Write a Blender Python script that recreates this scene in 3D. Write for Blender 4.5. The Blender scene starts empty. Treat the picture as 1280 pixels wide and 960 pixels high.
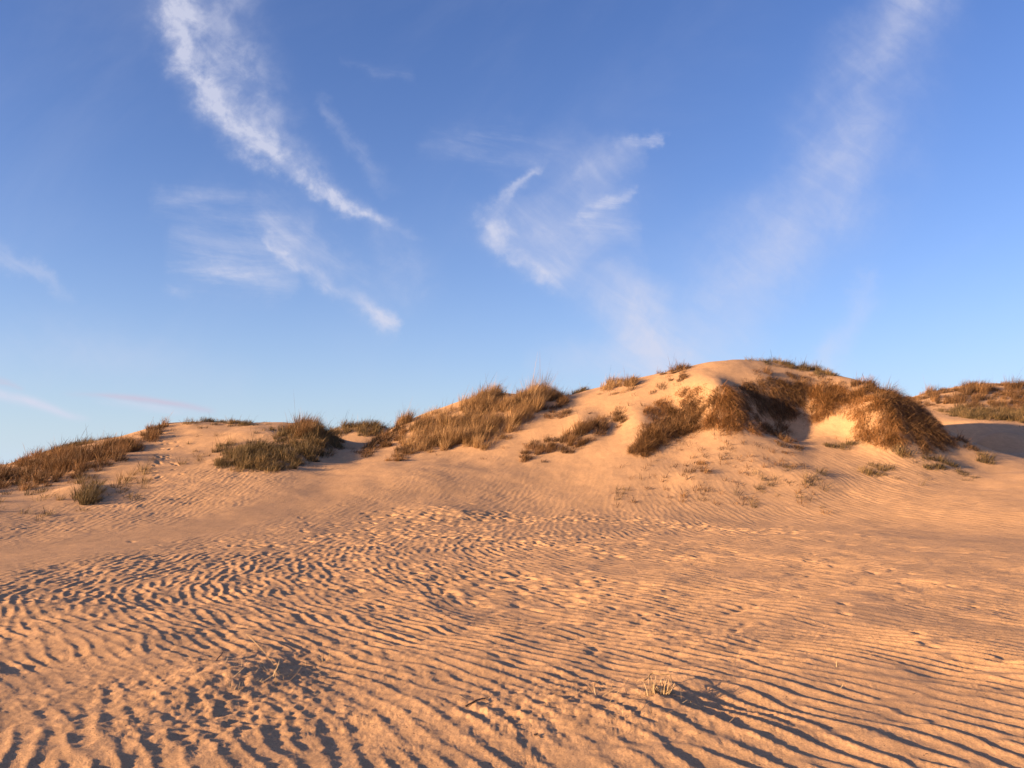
import bpy, math, time
import numpy as np

T0 = time.time()
rng = np.random.default_rng(11)
C = bpy.context.scene.collection
R = math.radians

# ------------------------------------------------------------------ camera model (photo pixels -> world rays)
F = 1036.0
HOR = 580.0
EYE = 1.5
PITCH = math.atan((HOR - 480.0) / F)
cp, sp = math.cos(PITCH), math.sin(PITCH)


def ray(px, py):
    a = (px - 640.0) / F
    b = (480.0 - py) / F
    return a, cp - b * sp, sp + b * cp


def at(px, py, Y):
    dx, dy, dz = ray(px, py)
    t = Y / dy
    return dx * t, Y, EYE + dz * t


# ------------------------------------------------------------------ large shape of the land: measured points, thin plate spline
ctrl = []


def P(px, py, Y):
    ctrl.append(at(px, py, Y))


def K(px, py, Y, d1=.9, d2=2.2, s=4.0):
    """a point on a crest, and the land falling away behind it"""
    x, y, z = at(px, py, Y)
    ctrl.append((x, y, z))
    k1, k2 = (Y + s) / Y, (Y + 2.3 * s) / Y
    ctrl.append((x * k1, y * k1, max(z - d1, .25)))
    ctrl.append((x * k2, y * k2, max(z - d2, .2)))


for l in [
    # far left
    (-220, 640, 19), (-220, 610, 24), (-110, 650, 18), (-110, 615, 24),
    (0, 684, 15.2), (0, 650, 18.5), (0, 622, 22), (0, 602, 25.5),
    (60, 668, 17), (60, 640, 20), (60, 612, 23.5), (60, 588, 27),
    (110, 655, 18.5), (110, 628, 21.5), (110, 600, 25), (110, 572, 28.5),
    (160, 645, 19.5), (160, 615, 23), (160, 585, 26.5), (160, 560, 29.5),
    (205, 640, 20.5), (205, 610, 23.5), (205, 585, 26.5), (205, 556, 29.8),
    (280, 628, 21.5), (280, 600, 24.5), (280, 578, 27), (280, 550, 30),
    (340, 618, 22.5), (340, 590, 25.5), (340, 565, 28.5), (340, 543, 31),
    (390, 606, 24), (390, 585, 26.5), (390, 560, 29),
    (430, 596, 25.5), (430, 578, 28.5), (432, 560, 33),
    (480, 615, 23.8), (480, 590, 26.5), (478, 568, 29.3),
    (510, 640, 21.5), (515, 605, 25), (515, 575, 28.3), (512, 545, 31.3),
    (560, 640, 21.7), (560, 605, 25), (560, 575, 27.8), (560, 540, 31),
    (620, 640, 21.7), (620, 605, 25), (620, 570, 28), (620, 535, 30.6),
    (700, 640, 21.8), (700, 600, 25.2), (700, 565, 27.9), (700, 530, 30.4),
    (780, 640, 21.8), (780, 600, 24.8), (780, 560, 27.5), (780, 520, 30.4),
    (845, 640, 21.6), (845, 605, 24.3), (845, 575, 26.3), (840, 545, 28.2), (845, 512, 30.0), (845, 485, 31.4),
    (905, 645, 21.4), (905, 610, 23.7), (905, 575, 25.8), (905, 545, 27.4), (905, 505, 29.5), (905, 480, 30.8),
    (970, 645, 21.4), (970, 610, 23.8), (970, 580, 25.6), (965, 552, 27.2), (960, 530, 29.6), (965, 500, 31.0), (965, 475, 32.2),
    (1030, 640, 21.6), (1030, 612, 23.8), (1030, 585, 25.6), (1020, 552, 28.2), (1025, 528, 30.0), (1025, 500, 31.5),
    (1075, 625, 22.6), (1075, 600, 24.6), (1075, 570, 26.6), (1075, 545, 27.8), (1075, 515, 29.6), (1070, 495, 30.8),
    (1120, 618, 23.0), (1120, 590, 25.0), (1120, 560, 26.6), (1115, 530, 28.2), (1115, 510, 29.2),
    (1155, 610, 23.5), (1155, 585, 25.4), (1155, 560, 26.8), (1155, 538, 28.0),
    (1190, 608, 23.8), (1190, 588, 25.4), (1192, 568, 26.9),
    (1225, 598, 24.6), (1225, 586, 26.0),
    (1290, 592, 24.2), (1290, 640, 19.6), (1200, 640, 20.4), (1130, 650, 20.3), (1400, 600, 23), (1500, 610, 22),
    # behind, right: shaded valley and the far dune face
    (1195, 566, 33), (1240, 566, 32), (1300, 568, 32), (1400, 570, 32), (1225, 548, 37), (1290, 545, 37), (1400, 545, 37),
    (1180, 530, 41), (1225, 520, 43), (1290, 520, 43), (1400, 520, 43), (1165, 512, 46), (1225, 500, 47), (1290, 500, 47),
    (432, 548, 36.5),
]:
    P(*l)
for l in [
    (-300, 610, 27), (-200, 598, 29), (-100, 590, 30), (0, 583, 30), (50, 568, 31), (100, 555, 32), (140, 548, 32.5), (170, 541, 33),
    (205, 530, 33.5), (245, 528, 33.5), (290, 529, 33.8), (340, 531, 34), (385, 530, 33.5),
    (500, 529, 33.3), (540, 513, 34), (580, 500, 34.2), (620, 492, 34.2), (660, 494, 34.2), (700, 494, 34.4), (740, 486, 34.8),
    (780, 478, 34.5), (815, 471, 34), (850, 461, 33.5), (885, 453, 33.5), (920, 449, 33.8), (960, 450, 34.2), (1000, 457, 34.2),
    (1035, 466, 33.6), (1070, 475, 32.8), (1100, 486, 31.6), (1130, 500, 30.6), (1160, 521, 29.4), (1185, 545, 28.2),
]:
    K(*l)
for l in [(1140, 497, 50), (1170, 488, 51), (1205, 482, 52), (1250, 479, 52), (1300, 478, 52), (1420, 480, 52), (1560, 490, 52),
          (400, 540, 41), (445, 537, 42), (490, 538, 42)]:
    K(*l, 1.0, 2.6, 6)
ctrl.append((20.5, 34.5, 1.9))
for Y in (-8, -4, 0, 3, 6, 9, 12, 15):
    for u in (-1.2, -.6, -.25, 0, .25, .6, 1.2):
        ctrl.append((u * max(abs(Y), 5), Y, -.01 if Y > 2 else 0))
for X in (-3, 0, 3, 7, 11):
    ctrl.append((X, 18.3, .06))
for X in (-40, -20, 0, 20, 40):
    ctrl.append((X, -25, 0))
for X, Y, Z in [(-45, 20, .3), (-45, 35, 1.4), (-45, 60, .8), (45, 15, .3), (50, 30, 2), (55, 50, 6), (60, 70, 3), (-40, 80, .6), (0, 62, 1.4), (0, 85, .8),
                (40, 90, 1.5), (-20, 60, .9), (20, 60, 2.0), (20, 75, 1.2), (-14, 48, 1.2), (-25, 45, .9)]:
    ctrl.append((X, Y, Z))
ctrl = np.array(ctrl)
# drop near-duplicates
keep = []
for i, c in enumerate(ctrl):
    if all((c[0] - ctrl[j][0]) ** 2 + (c[1] - ctrl[j][1]) ** 2 > .3 for j in keep):
        keep.append(i)
ctrl = ctrl[keep]
n = len(ctrl)


def U(r2):
    return .5 * r2 * np.log(r2 + 1e-9)


d2 = ((ctrl[:, None, :2] - ctrl[None, :, :2]) ** 2).sum(2)
A = np.zeros((n + 3, n + 3))
A[:n, :n] = U(d2) + np.eye(n) * .25
A[:n, n] = 1
A[:n, n + 1:] = ctrl[:, :2]
A[n:, :n] = A[:n, n:].T
w = np.linalg.solve(A, np.concatenate([ctrl[:, 2], np.zeros(3)]))
GX0, GY0, GS = -70.0, -30.0, .25
gx = np.arange(GX0, 70.01, GS)
gy = np.arange(GY0, 110.01, GS)
base = np.zeros((len(gy), len(gx)))
for j, yy in enumerate(gy):
    r2 = (gx[:, None] - ctrl[None, :, 0]) ** 2 + (yy - ctrl[None, :, 1]) ** 2
    base[j] = U(r2) @ w[:n] + w[n] + w[n + 1] * gx + w[n + 2] * yy
base = np.clip(base, -.3, 9)


def spectral(shape, step, lam_lo, lam_hi, seed, beta=1.0):
    """filtered noise, unit variance, wavelengths between lam_lo and lam_hi metres"""
    g = np.random.default_rng(seed)
    f = np.fft.rfft2(g.standard_normal(shape).astype(np.float32))
    ky = np.fft.fftfreq(shape[0], step)[:, None]
    kx = np.fft.rfftfreq(shape[1], step)[None, :]
    k = np.sqrt(kx * kx + ky * ky) + 1e-6
    band = np.exp(-(k * lam_lo) ** 2) * (1 - np.exp(-(k * lam_hi) ** 2)) * k ** (-beta)
    o = np.fft.irfft2(f * band, s=shape)
    return (o / o.std()).astype(np.float32)


YY, XX = np.meshgrid(gy, gx, indexing='ij')
roll = spectral(base.shape, GS, 1.6, 9, 3, 1.4)
dune_w = np.clip((YY - 19) / 6, 0, 1)
base += roll * (.012 + .012 * dune_w)
hum = spectral(base.shape, GS, .7, 2.5, 5, 1.0)
base += hum * .006 * dune_w
# scarps and bulges of the big dune, hollows of the others
for px, Y, rx, ry, k in [(905, 29.6, .75, 1.3, .50), (850, 29.6, .85, 1.2, -.42), (800, 29.0, .8, 2.2, .22), (972, 29.6, 1.1, 1.1, -.32), (965, 31.6, 1.1, .8, .30), (1032, 30.6, .6, 1.2, .40),
                         (1098, 28.6, .8, 1.3, .60), (1062, 28.2, .6, 1.0, -.25), (730, 29.6, .5, 1.3, .15), (765, 30.0, .6, 1.0, -.15), (395, 31.2, .7, 1.5, .45), (440, 33, 1.0, 2.0, -.35),
                         (330, 30.5, 1.2, 1.0, .25), (655, 31.6, .8, 1.0, .2), (1005, 24.4, 1.2, .8, .16), (870, 24.6, .8, .6, .16), (950, 25.2, .9, .6, .10), (150, 27.0, 1.6, 1.2, .25), (105, 23, .8, .7, .25), (462, 41, 2.2, 3.5, -.60), (530, 24.5, 2.2, 2.6, .26), (470, 27.5, 1.6, 2.0, .12)]:
    cx_ = (px - 640) / F * Y
    base += k * np.exp(-((XX - cx_) / rx) ** 2 - ((YY - Y) / ry) ** 2)
# far land
far = np.clip((np.hypot(XX, YY - 20) - 50) / 30, 0, 1)
far = far * far * (3 - 2 * far)
base = base * (1 - far) + far * (.6 + .35 * spectral(base.shape, GS, 6, 30, 8, 1.5))


def cubic(grid, x0, y0, s, x, y):
    fx = np.clip((x - x0) / s, 1, grid.shape[1] - 2.001)
    fy = np.clip((y - y0) / s, 1, grid.shape[0] - 2.001)
    ix, iy = fx.astype(int), fy.astype(int)
    ix = np.minimum(ix, grid.shape[1] - 3)
    iy = np.minimum(iy, grid.shape[0] - 3)
    tx, ty = fx - ix, fy - iy

    def wts(t):
        return (-.5 * t + t * t - .5 * t ** 3, 1 - 2.5 * t * t + 1.5 * t ** 3, .5 * t + 2 * t * t - 1.5 * t ** 3, -.5 * t * t + .5 * t ** 3)
    wx, wy = wts(tx), wts(ty)
    out = 0
    for a in range(4):
        row = 0
        for b in range(4):
            row = row + wx[b] * grid[iy + a - 1, ix + b - 1]
        out = out + wy[a] * row
    return out


def zb(x, y):
    return cubic(base, GX0, GY0, GS, np.asarray(x, float), np.asarray(y, float))


def hit(px, py, y0=3.0, y1=60.0):
    """where the sight line through a photo pixel meets the land (else just behind the crest it grazes)"""
    dx, dy, dz = ray(px, py)
    Y = np.arange(y0, y1, .05)
    t = Y / dy
    cl = EYE + dz * t - zb(dx * t, Y)
    w = np.nonzero(cl < 0)[0]
    if len(w):
        k = w[0]
        return dx * t[k], Y[k]
    m = Y > 24
    k = np.argmin(np.where(m, cl, 99))
    k = min(k + 8, len(Y) - 1)
    return dx * t[k], Y[k]


print('base', time.time() - T0)

# ------------------------------------------------------------------ wind ripples, prints and dents: a fine height map in metres
DS = .025
DX0, DY0 = -27.0, 2.0
nx, ny = int(54 / DS), int(34 / DS)
dxs = DX0 + np.arange(nx) * DS
dys = DY0 + np.arange(ny) * DS
DYY, DXX = np.meshgrid(dys.astype(np.float32), dxs.astype(np.float32), indexing='ij')

# crest direction (degrees from +x), wavelength, measured at places
dirs = []


def D(px, py, ang, lam=.2, wt=1.0):
    x, y = hit(px, py)
    dirs.append((x, y, ang, lam, wt))


for l in [(1100, 900, -60, .21), (1250, 930, -58, .21), (1100, 800, -48, .18), (1250, 780, -48, .17), (800, 800, -45, .17), (700, 760, -45, .17), (1000, 700, -52, .17), (1200, 700, -55, .16),
          (640, 940, -70, .2), (820, 930, -62, .2), (450, 930, -64, .185), (240, 940, -68, .19), (60, 940, -70, .195), (450, 830, -42, .165), (300, 800, -44, .15), (150, 800, -44, .155), (560, 790, -42, .155), (60, 790, -44, .16),
          (100, 760, -56, .16), (350, 760, -56, .15), (100, 730, -80, .165), (350, 730, -76, .16), (200, 700, 94, .19), (350, 700, 92, .18), (100, 700, 92, .18), (450, 670, 86, .18), (560, 720, -62, .165), (500, 740, -58, .165), (800, 690, -55, .18),
          (250, 620, -86, .2), (350, 600, -84, .18), (120, 640, -88, .2), (30, 670, -85, .18), (205, 570, 5, .2), (560, 600, 68, .19), (500, 620, 72, .19), (650, 600, 62, .19), (650, 650, 80, .2),
          (740, 600, 68, .18), (900, 640, -80, .2), (1000, 655, -75, .2), (1090, 640, -78, .2), (1130, 620, -62, .2), (1170, 630, -60, .2), (1080, 660, -55, .2), (1250, 650, -50, .16), (900, 600, -75, .17)]:
    D(*l)
dirs = np.array(dirs)


def field(x, y):
    x = np.asarray(x)[..., None]
    y = np.asarray(y)[..., None]
    s = .12 * dirs[:, 1] + .35
    ww = np.exp(-((x - dirs[:, 0]) ** 2 + (y - dirs[:, 1]) ** 2) / (2 * s * s)) + 1e-7 / ((x - dirs[:, 0]) ** 2 + (y - dirs[:, 1]) ** 2 + .1)
    a = np.radians(dirs[:, 2]) * 2
    c, s_ = (ww * np.cos(a)).sum(-1), (ww * np.sin(a)).sum(-1)
    return .5 * np.arctan2(s_, c), (ww * dirs[:, 3]).sum(-1) / ww.sum(-1)


H = np.zeros((ny, nx), np.complex64)
sx, sy = [], []
step = .30
for yy in np.arange(DY0 - .5, DY0 + 34.5, step):
    half = min(27.5, .70 * max(yy, 0) + 3.0)
    k = int(2 * half / step)
    sx.append(np.linspace(-half, half, k) + rng.uniform(-.15, .15, k))
    sy.append(np.full(k, yy) + rng.uniform(-.15, .15, k))
sx, sy = np.concatenate(sx), np.concatenate(sy)
ang, lam = field(sx, sy)
ang = ang + rng.normal(0, .13, len(ang))
lam = lam * rng.uniform(.84, 1.16, len(lam)) * np.interp(sx / np.maximum(sy, 3), [-.5, -.1, .3], [.80, .84, .90])
ph0 = rng.uniform(0, 2 * np.pi, len(sx))
order = np.arange(len(sx))
RAD = 1.0
rr = int(RAD / DS)
for i in order:
    cx, cy = int((sx[i] - DX0) / DS), int((sy[i] - DY0) / DS)
    x0, x1, y0, y1 = max(cx - rr, 0), min(cx + rr, nx), max(cy - rr, 0), min(cy + rr, ny)
    if x1 <= x0 or y1 <= y0:
        continue
    X = (dxs[x0:x1] - sx[i]).astype(np.float32)[None, :]
    Y = (dys[y0:y1] - sy[i]).astype(np.float32)[:, None]
    ca, sa = np.float32(math.cos(ang[i])), np.float32(math.sin(ang[i]))
    kx, ky = -sa * 2 * math.pi / lam[i], ca * 2 * math.pi / lam[i]
    # separable pieces keep this quick
    brk = min(max(.15 - sx[i] / max(sy[i], 3), 0) * 2.2, 1) * min(max((sy[i] - 5.5) / 3, -.35), 1)
    s1, s2 = (1.75 - .55 * brk) * lam[i], (.95 - .2 * brk) * lam[i]           # along, across the crest
    a_ = ca * ca / (2 * s1 * s1) + sa * sa / (2 * s2 * s2)
    b_ = sa * sa / (2 * s1 * s1) + ca * ca / (2 * s2 * s2)
    c_ = ca * sa * (1 / (s1 * s1) - 1 / (s2 * s2))
    ex = (np.exp(-a_ * X * X) * np.exp(1j * (kx * X + ph0[i]))).astype(np.complex64)
    ey = (np.exp(-b_ * Y * Y) * np.exp(1j * (ky * Y))).astype(np.complex64)
    H[y0:y1, x0:x1] += (ex * ey) * np.exp(-c_ * X * Y)
ph = np.angle(H)
mag = np.abs(H)
mag = np.minimum(mag / np.median(mag[mag > 1e-3]), 1.4)
print('ripples', time.time() - T0)
# asymmetric profile with a sharp crest
ripple = (1 - np.abs(np.sin(ph / 2 + .3 * np.sin(ph))) * 2) * .5 + .35 * np.cos(ph) + .12 * np.sin(2 * ph)
ripple = ripple * np.clip(mag * 1.15, 0, 1.15)
del H

# how strong the ripples stand
amps = []


def AM(px, py, a, r=1.0):
    x, y = hit(px, py)
    amps.append((x, y, a, r))


for l in [(1100, 900, 1.25), (1250, 930, 1.3), (950, 930, 1.2), (1100, 820, 1.0), (1250, 820, .9), (850, 820, 1.1), (900, 780, 1.1), (1150, 780, 1.1), (800, 760, 1.0), (700, 790, 1.1), (1000, 760, 1.15), (1200, 740, 1.0), (1000, 700, 1.0), (900, 740, 1.0), (1200, 700, .6),
          (640, 930, 1.1), (450, 930, .95), (240, 950, 1.0), (60, 950, 1.0), (130, 880, .35), (60, 880, .3), (230, 870, .35), (560, 850, .7), (600, 890, .45), (700, 900, .4), (500, 800, 1.35), (400, 780, 1.15), (300, 760, 1.2), (150, 780, 1.15), (60, 770, 1.1),
          (100, 720, 1.2), (200, 710, 1.3), (350, 710, 1.3), (450, 700, 1.1), (0, 700, .3), (100, 680, .15), (200, 665, .12), (300, 645, .12), (380, 622, .08), (430, 600, .03), (300, 670, .7), (400, 655, .6), (450, 640, .5),
          (560, 720, .9), (600, 680, .9), (700, 690, .8), (800, 690, .8), (250, 618, .85), (200, 625, .85), (320, 600, .9), (120, 642, .75), (60, 655, .7), (370, 590, .4), (30, 665, .3), (205, 570, .3), (60, 620, .1),
          (560, 600, .38), (500, 615, .42), (650, 600, .28), (740, 600, .1), (740, 560, .04), (600, 570, .08), (560, 620, .4), (650, 640, .8), (780, 650, .7), (900, 645, .5), (900, 660, .9), (900, 600, .15), (1000, 655, .7), (1060, 640, .7), (1090, 630, .7),
          (1130, 620, 1.0), (1170, 620, .9), (1110, 640, .9), (1200, 640, .05), (1250, 620, .05), (1150, 660, .05), (1250, 660, .15), (1080, 680, .6), (1200, 675, .3), (950, 690, .9), (1020, 720, 1.0), (1250, 720, .8), (940, 560, .05), (850, 470, .05), (700, 530, .05), (1020, 560, .15), (1270, 650, .3)]:
    AM(*l)
amps = np.array(amps)
cgx, cgy = np.arange(DX0, DX0 + 54.2, .2), np.arange(DY0, DY0 + 34.2, .2)
CY, CX = np.meshgrid(cgy, cgx, indexing='ij')
num = np.zeros_like(CX)
den = np.zeros_like(CX) + 1e-9
for x, y, a, r in amps:
    s = (.035 * y + .25) * r
    ww = np.exp(-((CX - x) ** 2 / (2 * s * s) + (CY - y) ** 2 / (2 * (s * (1 + y / 14)) ** 2))) + 1e-6 / ((CX - x) ** 2 + (CY - y) ** 2 + .1)
    num += ww * a
    den += ww
ampc = num / den
ampc *= 1 + .22 * spectral(ampc.shape, .2, .6, 4, 21, 1.0)
band = [hit(*p_) for p_ in [(-120, 718), (-60, 708), (0, 694), (100, 684), (200, 668), (300, 648), (380, 625), (440, 600), (500, 580)]]
dmin = np.full(CX.shape, 99.0)
for (xa, ya), (xb, yb) in zip(band[:-1], band[1:]):
    t_ = np.clip(((CX - xa) * (xb - xa) + (CY - ya) * (yb - ya)) / ((xb - xa) ** 2 + (yb - ya) ** 2), 0, 1)
    dmin = np.minimum(dmin, np.hypot(CX - xa - t_ * (xb - xa), CY - ya - t_ * (yb - ya)))
strip = 1 - .95 * np.exp(-(dmin / .85) ** 4)
ampc *= strip
amp = cubic(np.clip(ampc, 0, 2), DX0, DY0, .2, DXX, DYY).astype(np.float32)
sz_mod = np.clip(.55 + DYY * 0 + .45, 0, 1)
det = amp * ripple.astype(np.float32) * .0084 * np.interp(DXX / np.maximum(DYY, 3), [-.6, -.2, .1, .5], [.78, .80, .95, 1.12]).astype(np.float32)
# lumps and roughness (trodden and weathered sand)
lump = spectral((ny, nx), DS, .10, .35, 31, .6)
lump2 = spectral((ny, nx), DS, .045, .14, 32, .4)
soft = spectral((ny, nx), DS, .4, 2.2, 33, 1.2)
rough = np.clip(amp, 0, 1)
leftw = np.clip((.5 - DXX / np.maximum(DYY, 2)) * 1.4, .35, 1.15)
det += soft * .008 * (.3 + .7 * rough)
nearw = np.clip((DYY - 3.5) / 5, .45, 1)
det += (lump * .0028 * rough * leftw * nearw + lump2 * .0010 * (.15 + rough)).astype(np.float32)
# broken, weathered crust near the low left and around the dead tufts
for px, py, rx, ry, k in [(150, 870, .9, .8, .003), (330, 850, .7, .8, .006), (300, 900, .6, .4, .006), (760, 885, .8, .7, .006), (620, 890, .6, .5, .003), (880, 800, .8, .8, .003)]:
    x, y = hit(px, py)
    g = np.exp(-((DXX - x) / rx) ** 2 - ((DYY - y) / ry) ** 2)
    det += g * (lump * k * .5 + lump2 * k * .4)
# mounds behind the dead tufts and shallow hollows
for px, py, rx, ry, k in [(300, 845, .42, .38, .05), (215, 872, .3, .25, .035), (822, 882, .22, .25, .045), (770, 905, .5, .3, .045), (640, 880, .7, .4, .03), (930, 880, .5, .5, -.02),
                          (400, 835, .4, .35, -.02), (20, 760, .9, .5, .05), (150, 800, .9, .6, .03), (960, 905, .5, .35, .03), (1100, 760, 1.2, .8, .03), (540, 640, .9, .9, .10), (585, 645, .5, .5, .06),
                          (1150, 820, .9, .5, .02)]:
    x, y = hit(px, py)
    det += (k * np.exp(-((DXX - x) / rx) ** 2 - ((DYY - y) / ry) ** 2)).astype(np.float32)


def dent(x, y, rx, ry, a, depth):
    m = int(max(rx, ry) * 2.6 / DS) + 1
    cx, cy = int((x - DX0) / DS), int((y - DY0) / DS)
    if cx < m or cy < m or cx > nx - m - 1 or cy > ny - m - 1:
        return
    X = (dxs[cx - m:cx + m] - x)[None, :]
    Y = (dys[cy - m:cy + m] - y)[:, None]
    u = (X * math.cos(a) + Y * math.sin(a)) / rx
    v = (-X * math.sin(a) + Y * math.cos(a)) / ry
    q = u * u + v * v
    det[cy - m:cy + m, cx - m:cx + m] += (depth * (-np.exp(-q * 1.3) + .55 * q * np.exp(-q * 1.1))).astype(np.float32)


def trail(p0, p1, n_, spread, depth=.03, seed=0):
    g = np.random.default_rng(seed)
    (x0, y0), (x1, y1) = hit(*p0), hit(*p1)
    a = math.atan2(y1 - y0, x1 - x0)
    for i in range(n_):
        t = g.uniform()
        x = x0 + (x1 - x0) * t + g.normal(0, spread)
        y = y0 + (y1 - y0) * t + g.normal(0, spread)
        dent(x, y, g.uniform(.10, .17), g.uniform(.05, .09), a + g.normal(0, .5), depth * g.uniform(.4, 1.15))


trail((440, 660), (830, 690), 420, .9, .030, 1)
trail((480, 645), (780, 650), 260, .55, .034, 2)
trail((480, 720), (720, 740), 260, .8, .024, 3)
trail((820, 655), (1000, 665), 150, .5, .032, 4)
trail((1000, 700), (1270, 760), 40, .6, .018, 5)


def steps(p0, p1, stride=.62, side=.11, depth=.026, seed=0):
    """the prints of somebody who walked from p0 to p1"""
    g = np.random.default_rng(seed)
    (x0, y0), (x1, y1) = hit(*p0), hit(*p1)
    a, l = math.atan2(y1 - y0, x1 - x0), math.hypot(x1 - x0, y1 - y0)
    for i in range(int(l / stride)):
        k = i * stride + g.normal(0, .04)
        s_ = (side if i % 2 else -side) + g.normal(0, .02) + .25 * math.sin(k * .5)
        x, y = x0 + math.cos(a) * k - math.sin(a) * s_, y0 + math.sin(a) * k + math.cos(a) * s_
        dent(x, y, .135, .060, a, depth * g.uniform(.6, 1.2))
        dent(x - math.cos(a) * .09, y - math.sin(a) * .09, .05, .045, a, depth * .5)


steps((880, 690), (1300, 735), seed=1)
steps((1300, 700), (960, 668), seed=2)
steps((1240, 830), (1010, 735), seed=3)
steps((540, 740), (760, 662), seed=4)
steps((700, 745), (430, 668), seed=5)
steps((330, 690), (520, 648), seed=6)
trail((300, 680), (480, 700), 130, .9, .024, 7)
trail((740, 790), (900, 760), 30, .5, .02, 8)
trail((205, 540), (205, 600), 45, .28, .035, 9)
# edges of the fine map fade out
edge = np.clip(np.minimum(np.minimum(DXX - DX0, DX0 + 54 - DXX), np.minimum(DYY - DY0, DY0 + 34 - DYY)) / 1.0, 0, 1)
det *= edge


def bil(grid, x0, y0, s, x, y):
    fx = (x - x0) / s
    fy = (y - y0) / s
    ok = (fx > 0) & (fy > 0) & (fx < grid.shape[1] - 1.01) & (fy < grid.shape[0] - 1.01)
    fx = np.clip(fx, 0, grid.shape[1] - 1.01)
    fy = np.clip(fy, 0, grid.shape[0] - 1.01)
    ix, iy = fx.astype(int), fy.astype(int)
    tx, ty = fx - ix, fy - iy
    v = (grid[iy, ix] * (1 - tx) + grid[iy, ix + 1] * tx) * (1 - ty) + (grid[iy + 1, ix] * (1 - tx) + grid[iy + 1, ix + 1] * tx) * ty
    return np.where(ok, v, 0)


def ground_z(x, y):
    return zb(x, y) + bil(det, DX0, DY0, DS, np.asarray(x, float), np.asarray(y, float))


print('detail', time.time() - T0)

# ------------------------------------------------------------------ vegetation areas (outlines traced on the land, in world metres)


def in_poly(x, y, poly):
    inside = np.zeros(x.shape, bool)
    j = len(poly) - 1
    for i in range(len(poly)):
        xi, yi = poly[i]
        xj, yj = poly[j]
        c = ((yi > y) != (yj > y)) & (x < (xj - xi) * (y - yi) / (yj - yi + 1e-12) + xi)
        inside ^= c
        j = i
    return inside


def to_world(pts):
    return [hit(px, py) for px, py in pts]


def mesh_object(name, verts, faces_idx, loop_total, mat, attrs=None, smooth=True):
    me = bpy.data.meshes.new(name)
    me.vertices.add(len(verts))
    me.vertices.foreach_set('co', np.ascontiguousarray(verts, np.float32).ravel())
    me.loops.add(len(faces_idx))
    me.loops.foreach_set('vertex_index', np.ascontiguousarray(faces_idx, np.int32))
    nf = len(loop_total)
    me.polygons.add(nf)
    st = np.concatenate([[0], np.cumsum(loop_total)[:-1]]).astype(np.int32)
    me.polygons.foreach_set('loop_start', st)
    me.polygons.foreach_set('loop_total', loop_total.astype(np.int32))
    me.polygons.foreach_set('use_smooth', np.full(nf, smooth))
    if attrs:
        for k, v in attrs.items():
            a = me.attributes.new(k, 'FLOAT', 'POINT')
            a.data.foreach_set('value', np.ascontiguousarray(v, np.float32))
    me.update(calc_edges=True)
    me.validate()
    me.materials.append(mat)
    o = bpy.data.objects.new(name, me)
    C.objects.link(o)
    return o


# ------------------------------------------------------------------ materials
def new_mat(name):
    m = bpy.data.materials.new(name)
    m.use_nodes = True
    nt = m.node_tree
    nt.nodes.clear()
    return m, nt


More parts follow.
